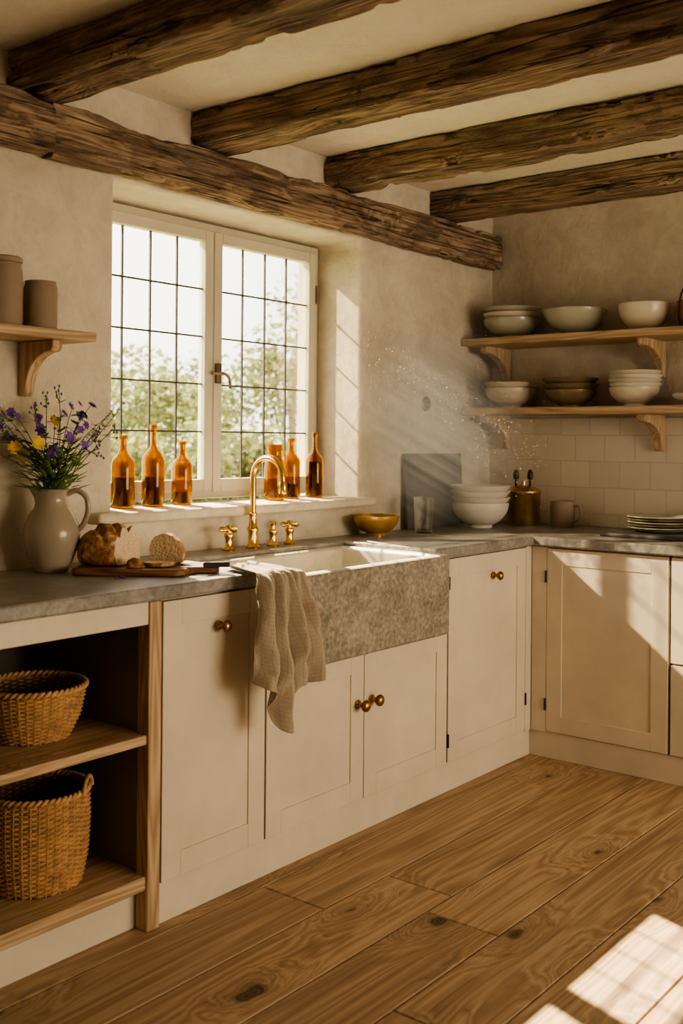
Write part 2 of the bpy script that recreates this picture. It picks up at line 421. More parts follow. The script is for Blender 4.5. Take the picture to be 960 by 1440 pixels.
# ------------------------------------------------------------ window
win=empty('window_1')
fx0,fx1,fz0,fz1=XF0+.03,XF1-.006,ZS+.045,ZT-.008
fy0,fy1=WP-.03,WP+.045
boxes('frame',[(fx0,fx0+.05,fy0,fy1,fz0,fz1),(fx1-.05,fx1,fy0,fy1,fz0,fz1),(fx0+.05,fx1-.05,fy0,fy1,fz1-.05,fz1),(fx0+.05,fx1-.05,fy0,fy1,fz0,fz0+.04)],MAT['frame'],win,.004)
mx=(fx0+fx1)/2
def casement(nm,a0,a1,z0,z1):
    t=.045; y0,y1=WP-.045,WP-.005
    boxes(nm,[(a0,a0+t,y0,y1,z0,z1),(a1-t,a1,y0,y1,z0,z1),(a0+t,a1-t,y0,y1,z1-t,z1),(a0+t,a1-t,y0,y1,z0,z0+t*1.15)],MAT['frame'],win,.004)
    g0,g1,h0,h1=a0+t,a1-t,z0+t*1.15,z1-t
    box(nm+'_glass',g0-.003,g1+.003,WP-.026,WP-.023,h0-.003,h1+.003,MAT['pane'],win)
    L_=[]
    for k in range(1,4):
        x=g0+(g1-g0)*k/4; L_.append((x-.003,x+.003,WP-.0285,WP-.0205,h0,h1))
    for k in range(1,5):
        z=h0+(h1-h0)*k/5; L_.append((g0,g1,WP-.0287,WP-.0203,z-.003,z+.003))
    boxes(nm+'_lead_cames',L_,MAT['lead'],win)
casement('casement_left',fx0+.03,mx-.002,fz0+.025,fz1-.03)
casement('casement_right',mx+.002,fx1-.03,fz0+.025,fz1-.03)
tube('latch_handle',spline([(mx+.018,WP-.07,1.60),(mx+.03,WP-.085,1.595),(mx+.05,WP-.085,1.575),(mx+.055,WP-.085,1.54)]),.006,MAT['pewter'],win)
box('latch_plate',mx+.005,mx+.03,WP-.062,WP-.045,1.56,1.64,MAT['pewter'],win,.003)
tube('latch_boss',[(mx-.02,WP-.058,1.6),(mx+.03,WP-.072,1.6)],.007,MAT['pewter'],win)
for z in (1.3,1.98): tube('hinge_%d'%int(z*100),[(fx1-.03,WP-.05,z-.04),(fx1-.03,WP-.05,z+.04)],.007,MAT['pewter'],win)
sill=box('window_sill_trim_1',2.19,3.675,2.735,WP-.032,ZS,ZS+.036,MAT['plaster'])
bevel(sill,.012,4)
ZSILL=ZS+.036

# ------------------------------------------------------------ base units
CF=2.21
def shaker(parent,nm,T,a0,a1,z0,z1,st=.07,mat=None):
    mat=mat or MAT['paint']; g=.002
    a0+=g;a1-=g;z0+=g;z1-=g
    boxes(nm+'_frame',[T(a0,a0+st,0,.022,z0,z1),T(a1-st,a1,0,.022,z0,z1),T(a0+st,a1-st,0,.022,z1-st,z1),T(a0+st,a1-st,0,.022,z0,z0+st)],mat,parent,.0015)
    boxes(nm+'_panel',[T(a0+st-.002,a1-st+.002,.005,.018,z0+st-.002,z1-st+.002)],mat,parent)
def TY(A0,A1,d0,d1,Z0,Z1): return (A0,A1,CF+d0,CF+d1,Z0,Z1)
XFc=4.08
def TX(A0,A1,d0,d1,Z0,Z1): return (XFc+d0,XFc+d1,A0,A1,Z0,Z1)
def knob(parent,nm,p,d,mat='darkbrass',s=1.0):
    prof=[(0,0),(.013*s,0),(.013*s,.004*s),(.007*s,.008*s),(.007*s,.018*s),(.014*s,.024*s),(.018*s,.031*s),(.016*s,.038*s),(.008*s,.043*s),(0,.044*s)]
    V,F=lathe_vf(prof,24)
    V=[Vector(v) for v in V]; q=Vector((0,0,1)).rotation_difference(Vector(d))
    V=[q@v+Vector(p) for v in V]
    put(nm,V,F,MAT[mat],parent,45)
def hinge(parent,nm,p): tube(nm,[(p[0],p[1],p[2]-.025),(p[0],p[1],p[2]+.025)],.005,MAT['iron'],parent,8)

cab=empty('base_cabinet')
box('carcass',1.992,2.405,CF+.024,WY-.01,.112,.895,MAT['paint'],cab)
shaker(cab,'door',TY,1.99,2.408,.115,.893)
knob(cab,'knob',(2.206,CF,.80),(0,-1,0))
cab=empty('sink_cabinet')
box('carcass',2.415,3.42,CF+.024,WY-.01,.112,.62,MAT['paint'],cab)
boxes('side_cheeks',[(2.408,2.436,CF+.001,WY-.01,.622,.896),(3.314,3.425,CF+.001,WY-.01,.622,.896)],MAT['paint'],cab,.0015)
shaker(cab,'door_left',TY,2.412,2.905,.115,.622)
shaker(cab,'door_right',TY,2.905,3.424,.115,.622)
knob(cab,'knob_left',(2.868,CF,.445),(0,-1,0),s=1.15); knob(cab,'knob_right',(2.945,CF,.45),(0,-1,0),s=1.15)
cab=empty('base_cabinet.001')
box('carcass',3.432,4.07,CF+.024,WY-.01,.112,.895,MAT['paint'],cab)
shaker(cab,'door',TY,3.43,4.03,.115,.893)
box('corner_stile',4.03,4.078,CF,CF+.024,.112,.895,MAT['paint'],cab)
knob(cab,'knob',(3.76,CF,.80),(0,-1,0))
for z in (.2,.8): hinge(cab,'hinge_%d'%int(z*100),(3.43,CF-.002,z))
hinge(cab,'hinge_26',(4.03,CF-.002,.25))
cab=empty('base_cabinet.002')
box('carcass',XFc+.024,RX-.01,1.615,2.20,.112,.895,MAT['paint'],cab)
box('corner_stile',XFc,XFc+.024,2.14,2.208,.112,.895,MAT['paint'],cab)
shaker(cab,'door',TX,1.607,2.14,.115,.893)
for z in (.23,.77): hinge(cab,'hinge_%d'%int(z*100),(XFc-.002,2.142,z))
cab=empty('drawer_cabinet')
box('carcass',XFc+.024,RX-.01,.905,1.60,.112,.895,MAT['paint'],cab)
for i,(z0,z1) in enumerate(((.115,.47),(.475,.893))):
    shaker(cab,'drawer_%d'%i,TX,.90,1.60,z0,z1,.055)
    knob(cab,'knob_%d'%i,(XFc,1.25,(z0+z1)/2+.06),(-1,0,0))
cab=empty('base_cabinet.003')
box('carcass',XFc+.024,RX-.01,-.895,.895,.112,.895,MAT['paint'],cab)
shaker(cab,'door_1',TX,-.9,0,.115,.893); shaker(cab,'door_2',TX,0,.9,.115,.893)
knob(cab,'knob_1',(XFc,-.06,.78),(-1,0,0)); knob(cab,'knob_2',(XFc,.06,.78),(-1,0,0))
box('baseboard_window',1.99,4.095,CF+.012,CF+.03,0,.113,MAT['paint'],None,.002)
box('baseboard_right',XFc+.012,XFc+.03,-.9,CF+.012,0,.113,MAT['paint'],None,.002)
un=empty('open_shelf_unit')
ux0,ux1=1.10,1.985
box('right_post',1.94,ux1,CF-.002,CF+.045,0,.897,MAT['shelfz'],un,.003)
boxes('sides',[(1.955,ux1-.002,CF+.045,WY-.005,0,.897),(ux0,ux0+.03,CF+.045,WY-.005,0,.897)],MAT['shadein'],un)
box('left_post',ux0,ux0+.045,CF,CF+.045,0,.897,MAT['paint'],un,.003)
box('top_rail',ux0+.045,1.94,CF+.002,CF+.03,.835,.897,MAT['paint'],un,.002)
box('back_panel',ux0+.03,1.955,WY-.03,WY-.006,.10,.897,MAT['shadein'],un)
box('top_panel',ux0+.03,1.955,CF+.03,WY-.031,.88,.897,MAT['shadein'],un)
boxes('shelves',[(ux0+.031,1.9545,CF+.006,WY-.031,.508,.534),(ux0+.031,1.9545,CF+.006,WY-.031,.112,.15)],MAT['shelfx'],un,.003)
box('toe_kick',ux0+.03,1.955,CF+.05,CF+.068,0,.111,MAT['paint'],un)
cab=empty('base_cabinet.004')
box('carcass',-.28,1.095,CF+.024,WY-.01,.112,.895,MAT['paint'],cab)
shaker(cab,'door_1',TY,-.28,.41,.115,.893); shaker(cab,'door_2',TY,.41,1.098,.115,.893)
knob(cab,'knob_1',(.36,CF,.78),(0,-1,0)); knob(cab,'knob_2',(.46,CF,.78),(0,-1,0))
box('plinth',-.28,1.095,CF+.012,CF+.024,0,.113,MAT['paint'],cab)

# countertop
SX0,SX1,SY0,SY1=2.438,3.312,2.125,2.63
poly=[(-.3,2.19),(SX0-.001,2.19),(SX0-.001,SY1+.001),(SX1+.001,SY1+.001),(SX1+.001,2.19),(4.05,2.19),(4.05,-.95),(RX-.013,-.95),(RX-.013,WY-.001),(-.3,WY-.001)]
n=len(poly); V=[(x,y,.9) for x,y in poly]+[(x,y,CT) for x,y in poly]
F=[tuple(range(n))[::-1],tuple(range(n,2*n))]+[(i,(i+1)%n,n+(i+1)%n,n+i) for i in range(n)]
ct=put('countertop',V,F,MAT['counter']); bevel(ct,.007,3,40)

def sink():
    zt=.925; zb=.632; t=.05; f=.055
    X0,X1,Y0,Y1=SX0,SX1,SY0,SY1
    o_=[(X0,Y0),(X1,Y0),(X1,Y1),(X0,Y1)]; i_=[(X0+t,Y0+f),(X1-t,Y0+f),(X1-t,Y1-.03),(X0+t,Y1-.03)]
    c_=[(X0+t+.02,Y0+f+.02),(X1-t-.02,Y0+f+.02),(X1-t-.02,Y1-.05),(X0+t+.02,Y1-.05)]
    V=[(x,y,zb) for x,y in o_]+[(x,y,zt) for x,y in o_]+[(x,y,zt) for x,y in i_]+[(x,y,.70) for x,y in c_]
    F=[(0,1,2,3)];fm=[0]
    for k in range(4):
        k2=(k+1)%4
        F.append((k,k2,4+k2,4+k)); fm.append(0)
        F.append((4+k,4+k2,8+k2,8+k)); fm.append(1)
        F.append((8+k,8+k2,12+k2,12+k)); fm.append(1)
    F.append((12,13,14,15)); fm.append(1)
    ob=put('farmhouse_sink',V,F,None,None,None,[MAT['sinkout'],MAT['sinkin']],fm)
    bevel(ob,.014,4,30)
sink()

# ------------------------------------------------------------ faucet
fx,fy=2.87,2.705
fa=empty('kitchen_faucet',(fx,fy,CT))
lathe('body',[(0,0),(.027,0),(.028,.006),(.02,.012),(.017,.02),(.017,.06),(.021,.066),(.021,.074),(.016,.08),(.0135,.10),(.0135,.12),(.016,.123),(.016,.129),(.011,.133),(0,.133)],MAT['brass'],fa)
pa=[(0,0,.12),(0,0,.18),(0,0,.26)]
arc=[Vector((0,-.072+.072*math.cos(a),.262+.072*math.sin(a))) for a in [math.pi*k/14 for k in range(0,15)]]
path=[Vector(p) for p in pa]+arc[1:]+[Vector((0,-.146,.235))]
tube('gooseneck',path,.0115,MAT['brass'],fa,16)
tube('spout_tip',[(0,-.144,.25),(0,-.146,.24),(0,-.147,.21),(0,-.147,.205)],[.012,.0155,.0155,.013],MAT['brass'],fa,16)
def handle(nm,dx,cross=True):
    lathe(nm+'_base',[(0,0),(.023,0),(.024,.006),(.015,.013),(.013,.02),(.013,.045),(.017,.05),(.017,.058),(.010,.064),(.010,.078),(.013,.082),(.011,.09),(0,.093)],MAT['brass'],fa,c=(dx,0,0))
    if cross:
        for j,(vx,vy) in enumerate(((1,0),(0,1))):
            P=[(dx-.046*vx,-.046*vy,.076),(dx-.036*vx,-.036*vy,.076),(dx,0,.076),(dx+.036*vx,.036*vy,.076),(dx+.046*vx,.046*vy,.076)]
            tube(nm+'_cross_%d'%j,P,[.005,.0085,.006,.0085,.005],MAT['brass'],fa,10)
handle('hot_tap',-.125); handle('cold_tap',.205); handle('side_valve',.11,False)

# ------------------------------------------------------------ towel
def towel():
    nu,nv=130,140; V=[];UV=[]
    Lt=.17
    def tri(x):   # softened triangle wave: sharper cloth folds
        return math.asin(.93*math.sin(x))/1.19
    for j in range(nv+1):
        v=j/nv
        for i in range(nu+1):
            s=i/nu
            drop=.315+.14*math.exp(-((s-.36)/.17)**2)+.05*s+.012*tri(s*19)
            tot=Lt+drop; d=v*tot
            if d<Lt:
                q=d/Lt; yy=2.30-(2.30-2.118)*q; zz=CT+.004
                wd=.105; cx=2.385-.04*q
                x=cx+(s-.5)*2*wd*.8
                V.append((x+.03*(1-q)*(.5-s),yy+.012*math.sin(s*9),zz+.006*(1+math.sin(s*17+2*q))+.003*(1+math.sin(s*37+5*q))))
            else:
                h=d-Lt; q=h/drop
                cx=2.340+.012*math.sin(q*2)+.02*q; wd=.090+.048*min(1,q*1.2)
                rr=.025
                if h<rr*1.57: a=h/rr; yy=2.118-rr*math.sin(a)*.9; zz=CT+.012-rr*(1-math.cos(a))
                else: yy=2.118-rr*.9; zz=CT+.012-rr-(h-rr*1.57)
                am=.008+.018*min(1,q*1.5)
                ph=s*2*math.pi*3.9+1.0*math.sin(q*2.6)+1.2*q+noise.noise(Vector((s*2,q*2.5,4)))*1.8
                yo=am*tri(ph)+.007*tri(s*41+q*7+3*noise.noise(Vector((s*3,q*4,8))))+.012*noise.noise(Vector((s*5,q*4,1)))+.006*noise.noise(Vector((s*14,q*9,2)))
                x=cx+(s-.5)*2*wd+.010*math.cos(ph+.5)*min(1,q*2)
                yv=min(yy+yo-.026*min(1,q*3),2.106)
                V.append((x,yv,zz))
            UV.append((s,v*2))
    F=[]
    for j in range(nv):
        for i in range(nu):
            a=j*(nu+1)+i; F.append((a,a+1,a+nu+2,a+nu+1))
    me=bpy.data.meshes.new('linen_tea_towel'); me.from_pydata(V,[],F); me.update()
    uvl=me.uv_layers.new(name='UVMap')
    for lp in me.loops: uvl.data[lp.index].uv=UV[lp.vertex_index]
    ob=bpy.data.objects.new('linen_tea_towel',me); COL.objects.link(ob); me.materials.append(MAT['linen'])
    me.shade_smooth()
    md=ob.modifiers.new('th','SOLIDIFY'); md.thickness=.003; md.offset=0
towel()

# ------------------------------------------------------------ amber bottles
def bottle(name,loc,r,h,liq,shape=0):
    e=empty(name,loc,random.random()*6)
    sh,nk=((.60,.30),(.55,.25),(.62,.33))[shape]
    H=h
    out=[(0,.001),(r*.8,0),(r*.96,.004),(r,.012),(r,H*sh),(r*.94,H*(sh+.05)),(r*.72,H*(sh+.10)),(r*.45,H*(sh+.14)),(r*nk*1.15,H*(sh+.19)),(r*nk,H*(sh+.23)),(r*nk,H*.93),(r*nk*1.35,H*.94),(r*nk*1.35,H*.985),(r*nk*1.15,H)]
    t=.0035
    inn=[(max(a-t,.003),min(max(z,t*1.6),H)) for a,z in out[3:]][::-1]+[(r*.8,.0065),(0,.008)]
    lathe('glass_shell',out+inn,MAT['amber'],e,36)
    if liq>0:
        zl=H*liq; ri=r-t-.0008
        lathe('liquid',[(0,.009),(ri*.85,.0085),(ri,.014),(ri,zl),(0,zl)],MAT['amberliq'],e,32)
    return e
bottle('amber_bottle',(2.446,2.93,ZSILL),.041,.255,.42)
bottle('amber_bottle.001',(2.585,2.93,ZSILL),.041,.295,.36,1)
bottle('amber_bottle.002',(2.725,2.93,ZSILL),.039,.235,.2)
bottle('amber_bottle.003',(3.335,2.93,ZSILL),.039,.25,.25)
bottle('amber_bottle.004',(3.475,2.92,ZSILL),.038,.275,.55,1)
e=empty('amber_glass_jug',(3.20,2.90,ZSILL))
r=.042;H=.225
lathe('glass_shell',[(0,0),(r*.95,0),(r,.008),(r,.13),(r*.9,.15),(r*.72,.175),(r*.75,.20),(r*.85,H),(r*.85-.004,H),(r*.75-.004,.20),(r*.72-.004,.176),(r*.9-.004,.149),(r-.004,.129),(r-.004,.012),(0,.009)],MAT['amber'],e,36)
tube('handle',spline([(.03,0,.205),(.055,0,.20),(.066,0,.17),(.06,0,.14),(.040,0,.125)],5),.005,MAT['amber'],e)

# ------------------------------------------------------------ bowls
def bowl_prof(R,H,foot=.42,t=.005,shape=2.0):
    fr=R*foot; fh=.012
    out=[(0,.004),(fr-.006,.004),(fr-.004,0),(fr,0),(fr+.001,fh)]
    n=12
    for k in range(1,n+1):
        q=k/n; out.append((fr+(R-fr)*(1-(1-q)**shape),fh+(H-fh)*q**1.25))
    inn=[(max(a-t,0.001),z+(t if i<3 else t*.4)) for i,(a,z) in enumerate(out[5:])][::-1]
    top=(R-t*.5,H+t*.35)
    return out+[top]+inn[1:]+[(0,fh+t)]
def bowl(name,x,y,z,R,H,mat,parent=None,foot=.42,shape=2.0,t=.005):
    if parent is None:
        ob=lathe(name,bowl_prof(R,H,foot,t,shape),MAT[mat],None,48); ob.location=(x,y,z); return ob
    return lathe(name,bowl_prof(R,H,foot,t,shape),MAT[mat],parent,48,c=(x,y,z))
def stack(name,x,y,z,lst,shape=1.55,top=None):
    e=empty(name,(x,y,z)); zz=0
    for i,(R,H,dz,mat) in enumerate(lst):
        bowl('bowl_%d'%i,random.uniform(-.003,.003),random.uniform(-.003,.003),zz,R,H,mat,e,.42,shape if (i==0 or top is None) else top); zz+=dz
    return e
SU,SLo=1.838,1.502
stack('ceramic_bowl_stack',4.575,2.60,SU+.0005,[(.138,.095,.036,'cer_green'),(.143,.085,.026,'cer_cream'),(.142,.085,.024,'cer_green')],1.9,1.1)
bowl('ceramic_bowl',4.575,2.265,SU,.148,.118,'cer_green',shape=1.6,foot=.35)
bowl('ceramic_bowl.001',4.575,1.925,SU,.112,.122,'cer_cream',shape=2.4)
stack('ceramic_bowl_stack.001',4.57,2.60,SLo,[(.122,.095,.034,'cer_cream'),(.130,.088,.02,'cer_cream')],1.9,1.1)
stack('ceramic_bowl_stack.002',4.57,2.28,SLo,[(.120,.08,.032,'cer_brown'),(.130,.076,.026,'cer_brown'),(.131,.076,.02,'cer_brown')],1.8,1.1)
stack('ceramic_bowl_stack.003',4.57,1.965,SLo,[(.110,.085,.030,'cer_cream'),(.116,.072,.019,'cer_white'),(.117,.072,.019,'cer_cream'),(.118,.072,.019,'cer_white'),(.118,.072,.018,'cer_cream')],1.9,1.05)
bowl('shallow_dish',4.56,1.64,SLo,.14,.05,'cer_cream',foot=.5)
e=empty('copper_pot',(4.60,1.675,SU))
lathe('pot',[(0,0),(.085,0),(.095,.01),(.1,.05),(.1,.115),(.104,.12),(.1,.122),(.096,.118),(.096,.02),(0,.012)],simple('copper_metal',(.38,.18,.08),.3,1,.2,12),e)
tube('bail_handle',[( 0,.1*math.cos(a),.115+.12*math.sin(a)) for a in [math.pi*k/20 for k in range(21)]],.004,MAT['iron'],e)
bowl('ochre_bowl',3.60,2.685,CT,.098,.085,'goldbowl',foot=.4)
stack('white_bowl_stack',4.30,2.60,CT,[(.132,.115,.045,'cer_white'),(.137,.095,.028,'cer_white'),(.139,.095,.027,'cer_white'),(.140,.095,.027,'cer_white')],2.0,1.05)
e=empty('slate_board',(4.17,2.775,CT))
sb=box('slab',-.235,.235,-.008,.008,0,.34,MAT['slate'],e,.003); sb.rotation_euler[0]=math.radians(-3.2); sb.location=(0,-.012,.001)
e=empty('glass_tumbler',(3.86,2.62,CT))
R=.044;H=.155
lathe('glass',[(0,0),(R*.88,0),(R*.9,.003),(R,H),(R-.003,H+.001),(R*.87,.016),(0,.014)],MAT['clear'],e,14)
can=simple('canister_brass',(.70,.48,.20),.36,1,.25,10)
e=empty('brass_canister',(4.59,2.535,CT))
lathe('body',[(0,0),(.078,0),(.082,.006),(.082,.15),(.085,.153),(.085,.162),(.07,.176),(.035,.186),(.012,.19),(.010,.21),(0,.21)],can,e)
for j,(dx,dy) in enumerate(((-.02,.03),(.01,-.03))):
    tube('stem_%d'%j,[(dx,dy,.17),(dx,dy,.215)],.006,MAT['iron'],e)
    lathe('stem_cap_%d'%j,[(0,.0),(.012,.004),(.015,.018),(.012,.038),(.006,.05),(0,.052)],MAT['iron'],e,20,c=(dx,dy,.215))
e=empty('stoneware_mug',(4.585,2.325,CT))
lathe('cup',[(0,0),(.052,0),(.057,.005),(.057,.12),(.0555,.123),(.053,.12),(.053,.012),(0,.01)],MAT['jar'],e)
tube('handle',spline([(.0,-.054,.10),(.0,-.085,.10),(.0,-.095,.065),(0,-.082,.035),(0,-.054,.028)],5),.006,MAT['jar'],e)
e=empty('serving_tray',(4.42,1.74,CT))
box('slab',-.17,.17,-.31,.24,.0005,.016,MAT['slate'],e,.004)
e=empty('plate_stack',(4.46,1.80,CT+.0165))
for i in range(5):
    R=.138-.002*(i%2); z=i*.0115
    lathe('plate_%d'%i,[(0,z),(R*.6,z),(R*.72,z+.006),(R,z+.020),(R-.002,z+.023),(R*.72,z+.0095),(R*.6,z+.004),(0,z+.004)],MAT['cer_green' if i%2==0 else 'cer_brown'],e,48,c=(random.uniform(-.004,.004),random.uniform(-.004,.004),0))
e=empty('brass_jar',(4.655,1.585,CT))
lathe('body',[(0,0),(.056,0),(.058,.005),(.058,.08),(.056,.083),(.05,.10),(.02,.108),(.012,.115),(.014,.13),(0,.135)],MAT['brass'],e)
e=empty('round_light_switch',(4.135,WY-.0005,1.512))
V,F=lathe_vf([(0,0),(.034,0),(.034,.004),(.030,.008),(.02,.009),(.012,.010),(.011,.018),(0,.02)],32)
put('plate',[(v[0],-v[2],v[1]) for v in V],F,MAT['pewter'],e,40)

# ------------------------------------------------------------ shelves
def bracket_vf(depth,height,th):
    P=[(0,0),(depth,0),(depth,-.022),(depth-.012,-.034)]
    r=depth-.045; hz=height-.05
    for k in range(1,12):
        a=math.pi/2*k/12
        P.append((.033+r*(1-math.sin(a)), -.034-(hz-.0)*(1-math.cos(a))))
    P+=[(.033,-height+.012),(.022,-height),(0,-height)]
    n=len(P); V=[(d,-th/2,z) for d,z in P]+[(d,th/2,z) for d,z in P]
    F=[tuple(range(n)),tuple(range(n,2*n))[::-1]]+[(i,(i+1)%n,n+(i+1)%n,n+i) for i in range(n)]
    return V,F
def shelf_right(name,z,ys):
    e=empty(name)
    box('board',4.43,RX-.002 if z>1.6 else RX-.013,-.4,WY-.003,z-.035,z,MAT['shelfy'],e,.004)
    for i,y in enumerate(ys):
        V,F=bracket_vf(.235,.165,.04)
        ob=put('bracket_%d'%i,[(RX-.013-v[0],y+v[1],z-.0352+v[2]) for v in V],F,MAT['shelfz'],e); bevel(ob,.003)
shelf_right('bracket_shelf',SU,(2.70,1.90,1.1,.3)); shelf_right('bracket_shelf.001',SLo,(2.70,1.90,1.1,.3))
e=empty('bracket_shelf.002'); zL=1.658
box('board',.9,2.058,2.59,WY-.001,zL-.028,zL,MAT['shelfx'],e,.004)
for i,x in enumerate((1.945,1.05)):
    V,F=bracket_vf(.17,.165,.035)
    ob=put('bracket_%d'%i,[(x+v[1],WY-.001-v[0],zL-.0282+v[2]) for v in V],F,MAT['shelfz'],e); bevel(ob,.003)
def jar(name,x,y,z,r,h,lid):
    e=empty(name,(x,y,z))
    p=[(0,0),(r*.9,0),(r*.97,.005),(r,.02),(r,h*.86),(r*.96,h*.92),(r*.93,h*.94),(r*.93,h),(r*.88,h),(r*.86,h*.9),(r*.9,.02),(0,.012)]
    lathe('body',p,MAT['jar'],e)
    if lid: lathe('lid',[(0,h+.003),(r*.96,h+.001),(r*1.0,h+.004),(r*1.0,h+.014),(r*.9,h+.018),(0,h+.02)],MAT['jar'],e)
jar('stoneware_jar',1.934,2.70,zL,.049,.148,False)
jar('stoneware_jar.001',1.80,2.695,zL,.056,.185,True)

# ------------------------------------------------------------ jug + flowers
Rv=Vector((.6239,-.7815,0)); Fv=Vector((.7815,.6239,0))
jx,jy=1.955,2.665
e=empty('ceramic_jug',(jx,jy,CT))
pr=[(0,0),(.045,0),(.049,.004),(.052,.012),(.066,.04),(.080,.08),(.0845,.11),(.080,.14),(.066,.17),(.052,.19),(.046,.205),(.045,.22),(.048,.235),(.053,.247),(.050,.248),(.044,.235),(.041,.22),(.042,.205),(.048,.188),(.062,.168),(.075,.14),(.079,.11),(.074,.08),(.06,.04),(.045,.014),(0,.01)]
V,F=lathe_vf(pr,56)
VV=[]
sd=-Rv
for v in V:
    v=Vector(v)
    if v.z>.2:
        t=(v.z-.2)/.048; d=Vector((v.x,v.y,0)).normalized().dot(sd)
        k=max(0,d)**6*t*.022; v+=sd*k+Vector((0,0,k*.4))
    VV.append(v)
put('body',VV,F,MAT['jug'],e,50)
hp=[Rv*.046+Vector((0,0,.232)),Rv*.075+Vector((0,0,.243)),Rv*.103+Vector((0,0,.222)),Rv*.108+Vector((0,0,.18)),Rv*.093+Vector((0,0,.14)),Rv*.076+Vector((0,0,.125))]
tube('handle',spline(hp,6),.0085,MAT['jug'],e,12)
fb=empty('wildflower_bouquet',(jx,jy,CT))
st=Acc(); lf=Acc(); pp=Acc()
rr=random.Random(21)
def petal_flower(acc,c,nrm,r,mi,n=6,layers=2):
    nrm=nrm.normalized(); u=nrm.orthogonal().normalized(); w=nrm.cross(u)
    for l in range(layers):
        for k in range(n):
            a=2*math.pi*(k+.5*l)/n+rr.random()*.3; d=(u*math.cos(a)+w*math.sin(a)); s=nrm.cross(d)
            up=.25+.5*l; rr_=r*(1-.25*l)
            V=[c,c+d*rr_*.5+s*rr_*.28+nrm*rr_*up*.4,c+d*rr_+s*rr_*.16+nrm*rr_*up*.5,c+d*rr_-s*rr_*.16+nrm*rr_*up*.5,c+d*rr_*.5-s*rr_*.28+nrm*rr_*up*.4]
            acc.add((V,[(0,1,2,3,4)]),mi)
    acc.add(lathe_vf([(0,0),(r*.22,r*.1),(r*.2,r*.3),(0,r*.4)],8,c),mi)
def leaf(acc,p,d,ln,wd):
    d=d.normalized(); s=d.cross(Vector((0,0,1))); 
    if s.length<.01: s=Vector((1,0,0))
    s.normalize(); b_=Vector((0,0,-1))*ln*.18
    V=[p,p+d*ln*.3+s*wd,p+d*ln*.7+s*wd*.7+b_*.5,p+d*ln+b_,p+d*ln*.7-s*wd*.7+b_*.5,p+d*ln*.3-s*wd]
    acc.add((V,[(0,1,2,3),(0,3,4,5)]))
tips=[(-.14,.0,.43,'p'),(-.105,.03,.475,'p'),(-.125,.05,.40,'p'),(-.09,-.02,.37,'y'),(-.05,.02,.50,'b'),(-.045,.05,.46,'p'),(-.02,.03,.53,'b'),(.01,.04,.55,'b'),(.03,.0,.48,'p'),(.055,.02,.50,'p'),(.075,.03,.47,'p'),(.085,.0,.435,'p'),(-.01,-.03,.42,'p'),(.045,-.02,.40,'p'),(.12,.02,.42,'b'),(.15,.0,.465,'l'),(.165,.02,.49,'l'),(.19,.03,.505,'l'),(-.07,.0,.345,'y'),(-.02,-.05,.385,'y'),(.02,-.05,.365,'p'),(-.16,-.02,.36,'b'),(.10,-.03,.375,'p'),(.135,-.02,.37,'b'),(-.03,0,.41,'p'),(.06,.05,.44,'b'),(-.12,-.03,.45,'b'),(.0,.06,.45,'y'),(.10,.03,.50,'p'),(.17,.0,.43,'b'),(-.15,.02,.48,'b')]
for (r_,f_,z,kind) in tips:
    base=Vector((rr.uniform(-.02,.02),rr.uniform(-.02,.02),.10))
    mid=Vector((rr.uniform(-.02,.02),rr.uniform(-.02,.02),.25))+Rv*r_*.15
    f_=min(f_,.05)
    tip=Rv*r_*1.12+Fv*(f_-.02)+Vector((0,0,z)); 
    if tip.y>.11: tip.y=.11
    m2=mid.lerp(tip,.55)+Vector((rr.uniform(-.01,.01),rr.uniform(-.01,.01),.02))
    path=spline([base,mid,m2,tip],6); n=len(path)
    st.add(tube_vf(path,[.0019-.0009*i/n for i in range(n)],6))
    for k in range(7,n-2,2):
        for q in range(2):
            a=rr.random()*6.28; d=Vector((math.cos(a),math.sin(a),rr.uniform(.1,.9)))
            dd=.026+rr.random()*.03
            if kind in 'bl': dd*=.7
            leaf(lf,path[k],d,dd*(1.25 if k<12 else .8),dd*.16)
    d=(path[-1]-path[-3])
    if kind=='p':
        for q in range(rr.choice((2,3,3))):
            o_=Vector((rr.uniform(-.014,.014),rr.uniform(-.014,.014),rr.uniform(-.014,.006)))
            petal_flower(pp,tip+o_,d+Vector((rr.uniform(-.03,.03),rr.uniform(-.05,.0),0)),rr.uniform(.013,.018),0,6,2)
    elif kind=='y':
        petal_flower(pp,tip,d+Vector((0,-.03,0)),.021,1,9,2)
    elif kind=='b':
        for q in range(7):
            c=tip+Vector((rr.uniform(-.012,.012),rr.uniform(-.01,.01),rr.uniform(-.035,.008)))
            st.add(tube_vf([path[-4],c],.0006,4)); pp.add(lathe_vf([(0,-.004),(.0035,0),(.002,.005),(0,.006)],7,c),0 if q%2 else 2)
    else:
        for q in range(12):
            c=path[-1].lerp(path[-8],q/12)+Vector((rr.uniform(-.006,.006),rr.uniform(-.006,.006),0))
            petal_flower(pp,c,Vector((rr.uniform(-1,1),rr.uniform(-1,1),.6)),.006,3,4,1)
for q in range(170):
    a=rr.random()*6.28; r0=rr.uniform(.02,.08); zz=rr.uniform(.235,.36)
    p=Vector((math.cos(a)*r0,math.sin(a)*r0,zz)); 
    leaf(lf,p,Vector((math.cos(a),math.sin(a)*.7,rr.uniform(.2,1.1))),rr.uniform(.03,.07),rr.uniform(.005,.009))
lf.V=[Vector((v.x,min(v.y,.125),v.z)) for v in lf.V]
st.obj('stems',[MAT['stem']],fb); lf.obj('leaves',[MAT['leaf']],fb)
pp.obj('petals',[MAT['purple'],MAT['yellow'],MAT['stem'],simple('lavender_bud',(.16,.11,.24),.7,0,.2)],fb)
fp=Acc()
